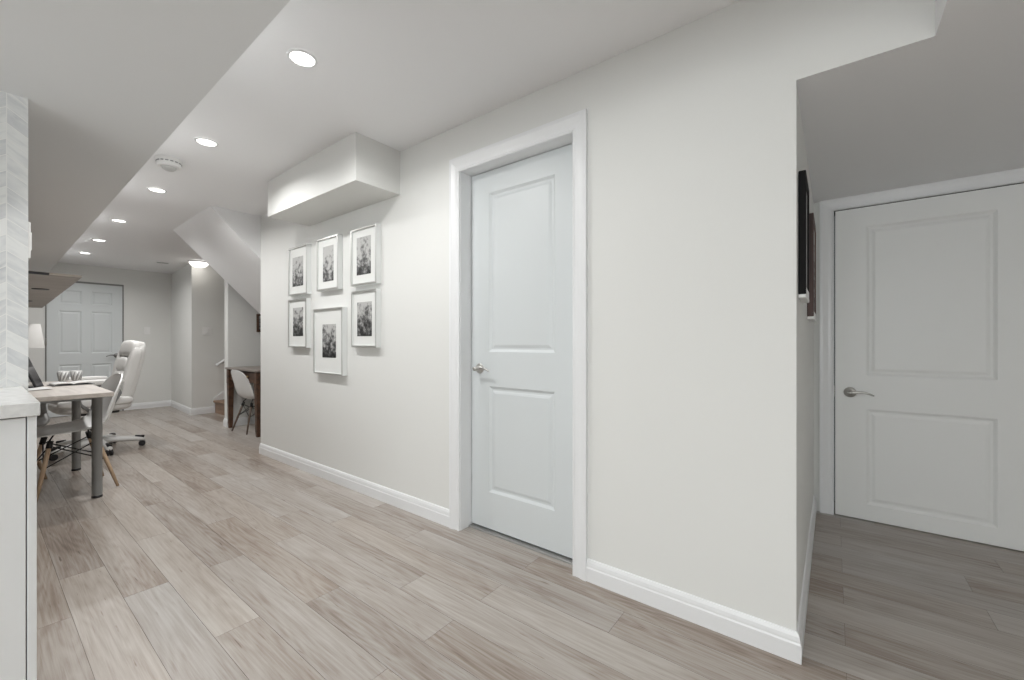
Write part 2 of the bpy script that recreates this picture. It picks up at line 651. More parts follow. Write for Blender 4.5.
# duct box on the long wall
struct('ceiling_duct_box', MB().box(1.385, XW, 2.235, 3.44, 2.035, 2.36, 0.003), M_WALL)
# kitchen stub wall and outer walls
struct('wall_kitchen', MB().box(-2.3, 0.124, 2.308, 2.43, 0, 1.955), M_WALL)
o = struct('wall_kitchen_tile', MB().box(-2.3, 0.124, 2.3, 2.308, 0.9, 1.955), M_TILE)
WY0, WY1, WZ0, WZ1 = -1.2, 0.9, 0.95, 1.80
mb = MB().box(-1.3, -1.2, 2.43, 8.8, 0, 2.0).box(-2.4, -2.3, -2.7, WY0, 0, 2.0).box(-2.4, -2.3, WY1, 2.43, 0, 2.0)
mb.box(-2.4, -2.3, WY0, WY1, 0, WZ0).box(-2.4, -2.3, WY0, WY1, WZ1, 2.0)
struct('wall_left', mb, M_WALL)
# window added in the left wall, out of the frame, for fill light
w1 = thing('fill_window_1', (-2.3, (WY0 + WY1) / 2, WZ0), 'white framed window added unseen in the left wall for fill light', 'window', kind='structure')
wl, wh = (WY1 - WY0) / 2, WZ1 - WZ0
mb = MB()
for a, b_, c, d in ((-wl, -wl + 0.06, 0, wh), (wl - 0.06, wl, 0, wh), (-wl, wl, 0, 0.06), (-wl, wl, wh - 0.06, wh), (-0.03, 0.03, 0, wh)):
    mb.box(-0.09, -0.03, a, b_, c, d)
mb.build('frame', M_TRIM, w1)
MB().box(-0.07, -0.06, -wl + 0.01, wl - 0.01, 0.01, wh - 0.01).build('pane', emit('fill_glow_pane', (0.92, 0.97, 1.0), 1.5), w1)  # pane glows as part of the added fill
MB().box(-0.09, 0.03, -wl - 0.02, wl + 0.02, -0.025, 0.0).build('sill', M_TRIM, w1)
ld = bpy.data.lights.new('fill_light', 'AREA')
ld.shape = 'RECTANGLE'
ld.size = wh - 0.14
ld.size_y = 2 * wl - 0.14
ld.energy = WINDOW_FILL
ld.color = (0.94, 0.985, 1.0)
lo = bpy.data.objects.new('fill_light', ld)
COL.objects.link(lo)
lo.parent = w1
lo.location = (-0.025, 0, wh / 2)
lo.rotation_euler = (0, -pi / 2, 0)
struct('wall_back', MB().box(-2.4, 3.4, -2.8, -2.7, 0, 2.0), M_WALL)

# ------------------------------------------------------------------ baseboards
BP = [(0, 0), (0.015, 0), (0.015, 0.060), (0.012, 0.066), (0.012, 0.072), (0.010, 0.084), (0.005, 0.096), (0, 0.098)]


def baseboard(name, p0, p1, nrm, e0=0.0, e1=0.0):
    """profile swept from p0 to p1 on the floor, standing out along nrm; e0/e1 lengthen the front for outer corners"""
    p0, p1, nv = Vector((*p0, 0)), Vector((*p1, 0)), Vector((*nrm, 0))
    d = (p1 - p0).normalized()
    mb = MB()
    lo = [mb.bm.verts.new(p0 + nv * o_ + Vector((0, 0, z)) - d * (o_ * e0)) for o_, z in BP]
    hi = [mb.bm.verts.new(p1 + nv * o_ + Vector((0, 0, z)) + d * (o_ * e1)) for o_, z in BP]
    n = len(BP)
    for i in range(n):
        mb.bm.faces.new([lo[i], lo[(i + 1) % n], hi[(i + 1) % n], hi[i]])
    mb.bm.faces.new(lo)
    mb.bm.faces.new(hi[::-1])
    return struct(name, mb, M_TRIM)


baseboard('baseboard_right', (XW, YC), (XW, 0.885), (-1, 0), e0=1)
baseboard('baseboard_right_far', (XW, 1.757), (XW, YE), (-1, 0), e1=0)
baseboard('baseboard_alcove', (XW, YC), (3.275, YC), (0, -1), e0=1)
baseboard('baseboard_far', (1.455, 8.797), (2.042, 8.79), (0, -1), e1=-1)
jd = Vector((2.042 - 1.965, 8.79 - 7.443)).normalized()
baseboard('baseboard_far_side', (1.965, 7.443), (2.042, 8.79), (-jd.y, jd.x), e0=1, e1=-1)
baseboard('baseboard_stair', (1.965, 7.443), (2.235, 7.443), (0, -1), e0=1)
baseboard('baseboard_stair_post', (1.974, 6.05), (1.974, 6.17), (-1, 0), e0=1)
baseboard('baseboard_nook', (1.974, 6.05), (3.3, 6.05), (0, -1), e0=1)

# ------------------------------------------------------------------ doors
CP = [(0, 0), (0, 0.011), (0.006, 0.015), (0.014, 0.011), (0.030, 0.012), (0.046, 0.016), (0.056, 0.019), (0.072, 0.019), (0.072, 0)]


def casing_mesh(y0, y1, zt, x, width, sgn=-1, top=None):
    """moulded architrave round an opening y0..y1 x 0..zt on the plane x, standing out along sgn X"""
    mb = MB()
    k = width / 0.072
    kt = (top or width) / 0.072
    rows = []
    for w, t in CP:
        xx = x + sgn * t
        rows.append([mb.bm.verts.new(p) for p in ((xx, y0 - w * k, 0), (xx, y0 - w * k, zt + w * kt), (xx, y1 + w * k, zt + w * kt), (xx, y1 + w * k, 0))])
    for p, q in zip(rows, rows[1:] + rows[:1]):
        for i in range(3):
            mb.bm.faces.new([p[i], p[i + 1], q[i + 1], q[i]])
    mb.bm.faces.new([r[0] for r in rows])
    mb.bm.faces.new([r[3] for r in rows][::-1])
    return mb


PROF = [(0.0, 0.0), (0.006, 0.004), (0.014, 0.0095), (0.024, 0.0095), (0.030, 0.007), (0.040, 0.004)]


def leaf_mesh(w, h, th, panels, fn, prof=PROF):
    """door leaf in (u across, v up, n out of the face); panels are moulded recesses; fn maps to the place"""
    mb = MB()
    bm = mb.bm
    us = sorted({0, w} | {p[0] for p in panels} | {p[1] for p in panels})
    vs = sorted({0, h} | {p[2] for p in panels} | {p[3] for p in panels})
    vc = {}

    def V(u, v, n):
        key = (round(u, 5), round(v, 5), round(n, 5))
        if key not in vc:
            vc[key] = bm.verts.new(fn(u, v, n))
        return vc[key]
    for a, b_ in zip(us, us[1:]):
        for c, d in zip(vs, vs[1:]):
            if any(p[0] <= a and b_ <= p[1] and p[2] <= c and d <= p[3] for p in panels):
                continue
            bm.faces.new([V(a, c, 0), V(b_, c, 0), V(b_, d, 0), V(a, d, 0)])
    for (a, b_, c, d) in panels:
        rings = [[V(a + i, c + i, -n), V(b_ - i, c + i, -n), V(b_ - i, d - i, -n), V(a + i, d - i, -n)] for i, n in prof]
        for p, q in zip(rings, rings[1:]):
            for j in range(4):
                bm.faces.new([p[j], p[(j + 1) % 4], q[(j + 1) % 4], q[j]])
        bm.faces.new(rings[-1])
    bk = [V(0, 0, -th), V(w, 0, -th), V(w, h, -th), V(0, h, -th)]
    bm.faces.new(bk[::-1])
    for (u0, v0, u1, v1) in ((0, 0, w, 0), (w, 0, w, h), (w, h, 0, h), (0, h, 0, 0)):
        pts = sorted({(u, v) for (u, v, n) in vc if n == 0 and ((abs(v - v0) < 2e-5 and v0 == v1) or (abs(u - u0) < 2e-5 and u0 == u1))})
        if u0 > u1 or v0 > v1:
            pts = pts[::-1]
        bm.faces.new([V(*p, 0) for p in pts] + [V(u1, v1, -th), V(u0, v0, -th)])
    return mb


def handle_parts(parent, at, out, along, s=1.0, m=M_CHROME):
    """lever handle: rose on the door face at `at`, standing out along `out`, lever pointing along `along`"""
    o_, a_ = Vector(out), Vector(along)
    at = Vector(at)
    q = Vector((0, 0, 1)).rotation_difference(o_).to_matrix().to_4x4()
    root = MB().lathe([(0, 0), (0.032, 0), (0.033, 0.004), (0.030, 0.008), (0.020, 0.011), (0.012, 0.013), (0.011, 0.035), (0.014, 0.044), (0.013, 0.056), (0, 0.058)], 28,
                      T(at) @ q @ Matrix.Scale(s, 4)).build('door_handle', m, parent)
    p = at + o_ * 0.047 * s
    up = Vector((0, 0, 1))
    pts = [p - a_ * 0.012 * s, p + a_ * 0.015 * s, p + a_ * 0.04 * s + up * 0.006 * s, p + a_ * 0.07 * s + up * 0.006 * s,
           p + a_ * 0.095 * s - up * 0.002 * s, p + a_ * 0.115 * s - up * 0.012 * s]
    MB().tube(pts, [0.009 * s, 0.0095 * s, 0.0075 * s, 0.0065 * s, 0.006 * s, 0.004 * s], 12).build('lever', m, root)
    return root


# door in the long wall
d1 = thing('door_1', (0, 0, 0), 'white two panel door recessed in the long white wall', 'door', kind='structure')
X1 = 1.79
leaf_mesh(D1Y1 - D1Y0 - 0.006, D1Z - 0.024, 0.035, [(0.147, 0.585, 0.207, 0.807), (0.147, 0.585, 1.002, 1.902)],
          lambda u, v, n: (X1 - n, D1Y0 + 0.003 + u, 0.020 + v)).build('leaf', M_DOOR, d1)
mb = MB()
mb.box(XW - 0.001, XW + 0.121, D1Y0 - 0.0155, D1Y0, 0, D1Z).box(XW - 0.001, XW + 0.121, D1Y1, D1Y1 + 0.0155, 0, D1Z)
mb.box(XW - 0.001, XW + 0.121, D1Y0 - 0.0155, D1Y1 + 0.0155, D1Z, D1Z + 0.0155)
mb.box(X1 - 0.046, X1 - 0.034 + 0.03, D1Y0, D1Y0 + 0.0025, 0, D1Z)
mb.build('door_frame', M_TRIM, d1)
casing_mesh(D1Y0 - 0.004, D1Y1 + 0.004, D1Z - 0.002, XW, 0.072, top=0.080).build('casing', M_TRIM, d1)
MB().box(X1 - 0.022, X1 + 0.03, D1Y0, D1Y1, -0.001, 0.009, 0.002).build('threshold', mat('threshold_strip', (0.42, 0.42, 0.41), 0.4, metal=0.5), d1)
handle_parts(d1, (X1, 1.613, 0.925), (-1, 0, 0), (0, -1, 0), 0.9)

# low door in the alcove
d2 = thing('door_2', (0, 0, 0), 'low white two panel door at the back of the dim alcove', 'door', kind='structure')
X2 = XD2 - 0.004
leaf_mesh(D2Y1 - D2Y0 - 0.004, D2Z - 0.008, 0.04, [(0.148, 0.673, 0.094, 0.668), (0.148, 0.673, 0.870, 1.768)],
          lambda u, v, n: (X2 - n, D2Y0 + 0.0 + u, 0.006 + v)).build('leaf', M_DOORLOW, d2)
mb = MB()
mb.box(XD2 + 0.004, XD2 + 0.12, D2Y1, D2Y1 + 0.012, 0, D2Z + 0.012).box(XD2 + 0.004, XD2 + 0.12, D2Y0 - 0.012, D2Y0, 0, D2Z + 0.012).box(XD2 + 0.004, XD2 + 0.12, D2Y0, D2Y1, D2Z, D2Z + 0.012)
mb.build('door_frame', M_DARK, d2)
casing_mesh(D2Y0 - 0.002, D2Y1 + 0.003, D2Z + 0.003, XD2, 0.072, top=0.0705).build('casing', M_TRIM, d2)
handle_parts(d2, (X2, -0.083, 0.770), (-1, 0, 0), (0, -1, 0), 0.95)
MB().box(X2 - 0.003, X2 + 0.001, -0.0065, -0.0045, 0.735, 0.805).build('latch_plate', M_CHROME, d2)

# six panel door in the far wall
d3 = thing('door_3', (0, 0, 0), 'white six panel door in the far end wall', 'door', kind='structure')
W3, H3, U3 = 0.79, 1.93, 0.642
pan = []
for u0, u1 in ((0.115, 0.345), (0.445, 0.675)):
    pan += [(u0, u1, 0.17, 0.74), (u0, u1, 0.90, 1.52), (u0, u1, 1.62, 1.82)]
Y3 = 8.775
leaf_mesh(W3, H3, 0.014, pan, lambda u, v, n: (U3 + u, Y3 - n, 0.006 + v)).build('leaf', M_DOOR, d3)
MB().box(U3 - 0.012, U3 - 0.002, Y3 + 0.008, 8.81, 0, H3 + 0.03).box(U3 + W3 + 0.002, U3 + W3 + 0.016, Y3 + 0.008, 8.81, 0, H3 + 0.03).box(U3 - 0.012, U3 + W3 + 0.016, Y3 + 0.008, 8.81, H3 + 0.01, H3 + 0.035).build('door_frame', mat('shadow_gap_grey', (0.22, 0.22, 0.215), 0.5), d3)  # grey strips stand in for the shadow gap round the leaf
for z in (0.45, 1.08, 1.7):
    MB().tube([(U3 - 0.005, Y3 - 0.006, z - 0.05), (U3 - 0.005, Y3 - 0.006, z + 0.05)], 0.007, 8).build('hinge', M_CHROME, d3)
handle_parts(d3, (U3 + W3 - 0.065, Y3, 0.865), (0, -1, 0), (-1, 0, 0), 1.1, mat('dark_nickel', (0.22, 0.22, 0.215), 0.35, metal=0.9))

# ------------------------------------------------------------------ stairs behind the white wall end
st = thing('staircase', (2.25, 6.8, 0), 'brown wooden stairs rising behind the white wall end', 'stairs')
for k in range(4):
    xk = 0.26 * k
    MB().box(xk, xk + 0.02, -0.615, 0.615, 0.19 * k, 0.19 * (k + 1) - 0.03).build('riser', M_STAIRWOOD, st)
    MB().box(xk - 0.025, xk + 0.262, -0.62, 0.62, 0.19 * (k + 1) - 0.03, 0.19 * (k + 1), 0.006).build('tread', M_STAIRWOOD, st)
MB().prism([(2.235, 0), (2.235, 0.22), (3.3, 1.0), (3.3, 0.8), (2.26, 0)], 7.424, 7.442, 'Y').build('skirt_board', M_TRIM, None)
sk = bpy.data.objects['skirt_board']
sk.name = 'trim_1'
sk['kind'] = 'structure'
hr = thing('handrail', (2.25, 7.36, 0.72), 'white handrail on the wall above the stairs', 'handrail')
MB().tube([(0, 0, 0), (0.12, 0, 0.085), (0.5, 0, 0.36), (0.9, 0, 0.65)], 0.02, 12).build('rail', M_TRIM, hr)
for x, z in ((0.1, 0.05), (0.75, 0.52)):
    MB().tube([(x, 0, z), (x, 0.04, z - 0.02), (x, 0.083, z - 0.02)], 0.008, 8).build('bracket', M_CHROME, hr)

# ================================================================== ceiling fittings
LIGHTS = [(0.883, 1.839), (0.884, 3.063), (0.902, 4.276), (0.883, 5.563), (0.896, 6.717), (0.898, 7.707)]
ORD = ['nearest of the row of six, beside the soffit edge', 'second of the row, nearer than the smoke alarm', 'third of the row, just past the smoke alarm',
       'fourth of the row, past the stair slope', 'fifth of the row, second from the far wall', 'sixth of the row, closest to the far wall']


def downlight(x, y, z, label, w, group):
    t = thing('recessed_light', (x, y, z), label, 'ceiling light', group)
    MB().lathe([(0.049, -0.002), (0.051, -0.006), (0.060, -0.004), (0.062, 0.0)], 32).build('trim_ring', M_TRIM, t)
    MB().lathe([(0, -0.003), (0.049, -0.002)], 32).build('diffuser', M_LAMP, t)
    ld = bpy.data.lights.new('downlight', 'AREA')
    ld.shape = 'DISK'
    ld.size = 0.092
    ld.energy = w
    ld.spread = radians(161)
    ld.color = (1.0, 0.992, 0.98)
    lo = bpy.data.objects.new('bulb', ld)
    COL.objects.link(lo)
    lo.parent = t
    lo.location = (0, 0, -0.008)
    return t


for ((x, y), lab), k in zip(zip(LIGHTS, ORD), (LAMP_A,) * 3 + (LAMP_B,) * 3):
    downlight(x, y, zc(y) - 0.0005, 'round white ceiling downlight, ' + lab, k, 'recessed lights along the ceiling')
downlight(0.883, 0.615, 2.3195, 'round white ceiling downlight added unseen over the viewer, out of the row of six', LAMP_OVER, 'recessed lights along the ceiling')  # unseen, added at the row's spacing to help light the long wall
for x, y in ((-1.85, 1.0), (-1.85, -0.3), (-1.85, -1.6)):  # unseen downlights, added to spread fill over the long wall
    downlight(x, y, 1.9545, 'round white fill downlight added unseen in the kitchen soffit', LAMP_FILL, 'added fill downlights')

downlight(0.85, -1.75, 1.9655, 'round white fill downlight added unseen in the low ceiling behind the viewer, in front of the alcove', 5.0, 'added fill downlights')  # unseen downlight, added to brighten the alcove's side wall

t = thing('smoke_detector', (0.809, 3.538, zc(3.538)), 'round white smoke alarm on the ceiling between two downlights', 'smoke alarm')
MB().lathe([(0, -0.012), (0.084, -0.012), (0.086, -0.006), (0.086, 0)], 36).build('base', M_PLASTIC, t)
t.scale = (0.82, 0.82, 1.0)
MB().lathe([(0.082, -0.012), (0.080, -0.045), (0.072, -0.052), (0.052, -0.054), (0.05, -0.052), (0, -0.052)], 36).build('body', M_PLASTIC, t)
mbv = MB()
for k in range(16):
    an = 2 * pi * k / 16
    mbv.obox(RZ(an) @ T((0.0815, 0, -0.026)), 0.004, 0.020, 0.006)
mbv.build('vent', mat('grey_vent', (0.25, 0.25, 0.25), 0.6), t)
MB().lathe([(0.050, -0.052), (0.046, -0.064), (0.030, -0.074), (0.012, -0.078), (0, -0.078)], 28).build('sensor_cap', mat('grey_cap', (0.55, 0.55, 0.54), 0.3), t)

t = thing('dome_light', (2.005, 7.27, zc(7.27)), 'bright round dome light on the ceiling at the foot of the stairs', 'ceiling light')
MB().lathe([(0.152, 0), (0.155, -0.012), (0.148, -0.022), (0.14, -0.022)], 36).build('base_ring', M_TRIM, t)
t.scale = (0.8, 0.8, 1.0)
MB().lathe([(0.146, -0.020), (0.138, -0.045), (0.105, -0.072), (0.06, -0.086), (0, -0.09)], 36).build('glass_dome', M_DOME, t)
ld = bpy.data.lights.new('dome_bulb', 'POINT')
ld.energy = LAMP_DOME
ld.shadow_soft_size = 0.06
ld.color = (1.0, 0.95, 0.88)
lo = bpy.data.objects.new('bulb', ld)
COL.objects.link(lo)
lo.parent = t
lo.location = (0, 0, -0.12)

t = thing('air_vent', (1.70, 7.75, zc(7.75)), 'slim white air vent in the ceiling near the far wall', 'air vent')
MB().box(-0.15, 0.15, -0.06, 0.06, -0.008, 0.0, 0.002).build('frame', M_TRIM, t)
t.scale = (0.5, 0.7, 1.0)
mbv = MB()
for k in range(5):
    mbv.box(-0.13, 0.13, -0.045 + 0.02 * k, -0.036 + 0.02 * k, -0.0095, -0.0075)
mbv.build('slot', M_GREYMETAL, t)

# ================================================================== things on the walls


def plate(name, loc, label, cat, rz, w=0.075, h=0.118, kind='switch'):
    """wall plate facing local -Y"""
    t = thing(name, loc, label, cat, rz=rz)
    MB().box(-w / 2, w / 2, -0.007, 0, -h / 2, h / 2, 0.0025).build('cover_plate', M_PLASTIC, t)
    MB().box(-0.017, 0.017, -0.011, -0.006, -0.033, 0.033, 0.002).build('rocker', M_PLASTIC, t)
    return t


plate('light_switch', (1.73, 8.796, 1.255), 'white light switch on the far wall between the six panel door and the corner', 'switch', 0)
plate('light_switch', (2.155, 7.443, 1.235), 'white light switch on the wall left of the stairs', 'switch', 0, w=0.115)
plate('light_switch', (0.124, 2.362, 1.45), 'white switch plate on the end of the marble tiled wall', 'switch', pi / 2, w=0.08, h=0.132)


def picture(y0, y1, z0, z1, art, seed, light, label, depth=0.04):
    """frame on the long wall: front face at XW - depth; art = y0, y1, z0, z1 of the print"""
    q = (XW - depth) / 1.64
    y0, y1, z0, z1 = y0 * q + 0.012, y1 * q + 0.012, 1.08 + (z0 - 1.08) * q, 1.08 + (z1 - 1.08) * q
    art = (art[0] * q + 0.012, art[1] * q + 0.012, 1.08 + (art[2] - 1.08) * q, 1.08 + (art[3] - 1.08) * q)
    yc, zc_ = (y0 + y1) / 2, z0
    t = thing('picture_frame', (XW, yc, zc_), label, 'picture', 'framed prints on the long white wall')
    L_ = lambda y: y - yc
    Z_ = lambda z: z - zc_
    fw = 0.013
    ya, yb, za, zb = L_(y0), L_(y1), Z_(z0), Z_(z1)
    xb, xf = -0.0005, -depth
    mb = MB()
    for (a, b_, c, d) in ((ya, ya + fw, za, zb), (yb - fw, yb, za, zb), (ya + fw, yb - fw, za, za + fw), (ya + fw, yb - fw, zb - fw, zb)):
        mb.box(xf + 0.004, xb, a, b_, c, d)
    mb.build('frame', M_FRAMESIDE, t)
    mb = MB()
    for (a, b_, c, d) in ((ya, ya + fw, za, zb), (yb - fw, yb, za, zb), (ya + fw, yb - fw, za, za + fw), (ya + fw, yb - fw, zb - fw, zb)):
        mb.box(xf, xf + 0.0042, a, b_, c, d, 0.001, 1)
    mb.build('front_moulding', M_SILVER, t)
    MB().box(xf + 0.012, xf + 0.016, ya + fw * 0.8, yb - fw * 0.8, za + fw * 0.8, zb - fw * 0.8).build('mat_board', M_MATBOARD, t)
    a0, a1, b0, b1 = L_(art[0]), L_(art[1]), Z_(art[2]), Z_(art[3])
    MB().box(xf + 0.0105, xf + 0.0125, a0, a1, b0, b1).build('print', photo_material(seed, light), t)
    return t


picture(3.336, 3.655, 1.465, 1.868, (3.416, 3.598, 1.540, 1.782), 1.0, 0.10, 'silver framed print, top row, farthest left of the six on the long wall')
picture(2.870, 3.178, 1.471, 1.872, (2.948, 3.100, 1.538, 1.805), 2.3, 0.14, 'silver framed pale print, top row, middle, hung above the larger frame')
picture(2.395, 2.702, 1.471, 1.868, (2.470, 2.638, 1.543, 1.804), 3.1, 0.08, 'silver framed print, top row, nearest to the white door')
picture(3.344, 3.659, 1.030, 1.431, (3.416, 3.589, 1.125, 1.361), 4.7, -0.01, 'silver framed dark print, bottom row, farthest from the white door')
picture(2.809, 3.228, 0.830, 1.333, (2.913, 3.107, 0.958, 1.211), 5.2, 0.0, 'largest silver framed print, hung lowest in the middle of the six')
picture(2.395, 2.692, 1.040, 1.433, (2.459, 2.632, 1.117, 1.353), 6.6, -0.02, 'silver framed dark print, bottom row, nearest to the white door')

# two frames seen edge-on on the alcove's side wall


def side_frame(x0, x1, z0, z1, depth, m, art_m, label, bottom):
    t = thing('picture_frame', ((x0 + x1) / 2, YC, z0), label, 'picture', 'framed pictures on the alcove side wall')
    h, w, fw = z1 - z0, (x1 - x0) / 2, 0.028
    mb = MB()
    mb.box(-w, -w + fw, -depth, -0.0005, 0.012, h, 0.003).box(w - fw, w, -depth, -0.0005, 0.012, h, 0.003).box(-w + fw, w - fw, -depth, -0.0005, h - fw, h, 0.003)
    mb.build('frame', m, t)
    MB().box(-w + 0.002, w - 0.002, -depth, -0.0005, 0.0, 0.014, 0.002).box(-w + fw, w - fw, -depth, -0.0005, 0.012, fw + 0.01).build('lit_bottom_rail', bottom, t)['label'] = 'bottom edge coloured pale as if lit from the floor'  # underside coloured pale for the floor light it catches
    MB().box(-w + fw * 0.9, w - fw * 0.9, -depth + 0.006, -depth + 0.010, fw, h - fw * 0.9).build('picture', art_m, t)
    return t


side_frame(1.79, 2.05, 1.235, 1.685, 0.023, mat('matt_black_frame', (0.012, 0.012, 0.012), 0.75, spec=0.2), mat('pale_picture', (0.55, 0.54, 0.55), 0.25), 'black picture frame seen edge-on, nearest the wall corner', M_PLASTIC)
side_frame(2.43, 2.78, 1.187, 1.690, 0.026, M_REDWOOD, photo_material(8.8, 0.0), 'red-brown picture frame seen edge-on, hung behind the black one, next to the alcove door', M_PLASTIC)

# small dark frame on the nook's back wall
t = thing('picture_frame', (2.40, 6.05, 1.205), 'small dark frame on the grey wall under the stair slope', 'picture')
MB().box(-0.1, 0.1, -0.02, -0.0005, 0, 0.24, 0.003).build('frame', M_DARKWOOD, t)
MB().box(-0.075, 0.075, -0.022, -0.019, 0.025, 0.215).build('print', photo_material(9.4, 0.05), t)

# ================================================================== kitchen counter
t = thing('base_cabinet', (-0.9, 1.95, 0), 'white base cabinet below the marble tiled wall, cut by the left edge', 'cabinet')
CX = lambda x: x + 0.9
CY = lambda y: y - 1.95
MB().box(CX(-2.2), CX(0.088), CY(1.70), CY(2.298), 0.10, 0.884).box(CX(-2.2), CX(0.088), CY(1.76), CY(2.298), 0.0, 0.10).build('body', M_CAB, t)
MB().box(CX(0.0885), CX(0.1055), CY(1.68), CY(2.298), 0, 0.884, 0.001).build('end_panel', M_CAB, t)
for k in range(4):
    x1 = 0.0865 - 0.57 * k
    dr = MB().box(CX(x1 - 0.566), CX(x1), CY(1.68), CY(1.6995), 0.105, 0.880, 0.0015).build('door', M_CAB, t)
    MB().tube([(CX(x1 - 0.53), CY(1.655), 0.62), (CX(x1 - 0.53), CY(1.655), 0.78)], 0.005, 10).tube([(CX(x1 - 0.53), CY(1.655), 0.64), (CX(x1 - 0.53), CY(1.681), 0.64)], 0.004, 8).tube([(CX(x1 - 0.53), CY(1.655), 0.76), (CX(x1 - 0.53), CY(1.681), 0.76)], 0.004, 8).build('handle', M_CHROME, dr)
c = MB().box(-2.298, 0.110, 1.655, 2.2995, 0.885, 0.920, 0.002).build('countertop', M_QUARTZ)
tag(c, 'pale speckled stone countertop on the white base cabinet', 'countertop')

# ================================================================== wooden shelf over the desk
t = thing('wall_shelf', (-0.43, 4.6, 1.42), 'brown wooden shelf above the desk, seen from underneath', 'shelf')
MB().prism([(-0.77, -1.47), (0.787, -1.43), (0.864, 1.76), (-0.77, 1.76)], 0, 0.012).build('board', M_SHELFWOOD, t)
MB().prism([(-0.77, -1.476), (0.67, -1.438), (0.67, -1.428), (-0.77, -1.466)], -0.002, 0.010).build('edge_strip', M_BLACK, t)['label'] = 'black strip along the near edge'
for y in (-0.55, 0.7):
    MB().lathe([(0, -0.003), (0.032, -0.003), (0.038, -0.005), (0.04, 0.0005)], 24, T((0.73 - 0.03 if y < 0 else 0.70, y, 0))).build('puck_light', M_BLACK, t)

# ================================================================== desk and what stands on it
t = thing('desk', (0.58, 3.83, 0), 'pale wooden desk on round grey metal legs behind the tiled wall', 'desk')
MB().box(-1.25, 0.005, 0, 1.45, 0.712, 0.74, 0.002).build('desk_top', M_DESKWOOD, t)
for x, y in ((-0.05, 0.215), (-0.045, 1.205), (-1.15, 0.215), (-1.15, 1.205)):
    lg = MB().lathe([(0, 0.012), (0.026, 0.012), (0.0275, 0.02), (0.0275, 0.69), (0.06, 0.692), (0.06, 0.712), (0, 0.712)], 24, T((x, y, 0))).build('leg', M_GREYMETAL, t)
    MB().lathe([(0, 0), (0.028, 0), (0.0295, 0.006), (0.027, 0.016), (0, 0.016)], 20, T((x, y, 0))).build('foot', M_BLACK, lg)
for y in (0.20, 1.20):
    MB().box(-1.12, -0.08, y, y + 0.025, 0.68, 0.7115).build('rail', M_GREYMETAL, t)

t = thing('table_lamp', (0.24, 4.92, 0.74), 'table lamp with a white drum shade on the desk', 'lamp')
MB().lathe([(0, 0), (0.065, 0), (0.066, 0.01), (0.02, 0.018), (0.009, 0.03), (0.009, 0.30), (0, 0.30)], 24).build('stand', M_CHROME, t)
MB().lathe([(0.112, 0.29), (0.088, 0.475), (0.0865, 0.475), (0.1105, 0.29)], 36).build('lamp_shade', M_SHADE, t)
MB().tube([(-0.086, 0, 0.47), (0.086, 0, 0.47)], 0.002, 6).tube([(0, -0.086, 0.47), (0, 0.086, 0.47)], 0.002, 6).tube([(0, 0, 0.29), (0, 0, 0.47)], 0.004, 6).build('shade_ring', M_CHROME, t)

t = thing('tablet', (0.262, 4.66, 0.74), 'black tablet leaning on its stand beside the lamp', 'tablet', rz=radians(-20))
mx = T((0, 0, 0.126)) @ RY(radians(-20))
MB().obox(mx, 0.010, 0.14, 0.26, 0.003).build('body', M_BLACK, t)
MB().obox(mx @ T((0.0055, 0, 0)), 0.002, 0.125, 0.24).build('screen', mat('dark_glass', (0.03, 0.03, 0.035), 0.08), t)
MB().obox(T((-0.05, 0, 0.006)), 0.14, 0.10, 0.012, 0.003).tube([(-0.09, 0, 0.01), (-0.06, 0, 0.13)], 0.008, 8).build('stand', M_BLACK, t)

t = thing('notebook', (0.475, 4.74, 0.74), 'open white notebook with a dark cover edge lying on the desk', 'notebook', rz=radians(6))
MB().box(-0.115, 0.115, -0.085, 0.085, 0, 0.005, 0.001).build('cover', mat('dark_cover', (0.12, 0.12, 0.12), 0.5), t)
MB().grid(lambda u, v: (-0.105 + 0.21 * u, -0.08 + 0.16 * v, 0.008 + 0.012 * abs(sin(2 * pi * u)) ** 0.6), 16, 4, -0.004).build('pages', M_PAPER, t)
c = MB().grid(lambda u, v: (-0.14 + 0.28 * u, -0.1 + 0.2 * v, 0.0015 + 0.006 * u * u), 8, 4, 0.001).build('paper_sheet', M_PAPER)
c.location = (0.20, 4.45, 0.741)
c.rotation_euler = (0, 0, 0.2)
tag(c, 'loose white paper sheet on the desk left of the notebook', 'paper')


def pot(x, y, label):
    t = thing('tumbler', (x, y, 0.74), label, 'tumbler', 'two tumblers on the desk', rz=0.3)
    MB().lathe([(0, 0), (0.022, 0), (0.025, 0.004), (0.037, 0.088), (0.035, 0.088), (0.024, 0.008), (0, 0.008)], 24).build('cup', mat('white_ceramic', (0.78, 0.78, 0.77), 0.25), t)
    mb = MB()
    for k in range(9):
        a = 2 * pi * k / 9
        p = [Vector((r * cos(a + d), r * sin(a + d), z)) for r, d, z in ((0.0258, 0.0, 0.008), (0.0308, 0.30, 0.044), (0.0358, 0.6, 0.078))]
        mb.tube(p, [0.003, 0.006, 0.003], 6)
    mb.build('stripe', mat('grey_stripe', (0.36, 0.36, 0.36), 0.5), t)


pot(0.475, 5.19, 'small white tumbler with dark slanting stripes, left of the pair on the desk')
pot(0.552, 5.19, 'small white tumbler with dark slanting stripes, right of the pair, nearest the office chair')

# ================================================================== shell chairs
SHELL = [(0.235, 0.405, 0.150, 0.00), (0.225, 0.428, 0.195, 0.00), (0.17, 0.440, 0.222, 0.006), (0.06, 0.436, 0.235, 0.018), (-0.05, 0.436, 0.236, 0.030),
         (-0.13, 0.450, 0.233, 0.042), (-0.185, 0.495, 0.230, 0.055), (-0.212, 0.565, 0.228, 0.060), (-0.232, 0.645, 0.222, 0.055), (-0.250, 0.725, 0.205, 0.042),
         (-0.263, 0.785, 0.165, 0.026), (-0.270, 0.818, 0.10, 0.012), (-0.272, 0.828, 0.04, 0.004)]


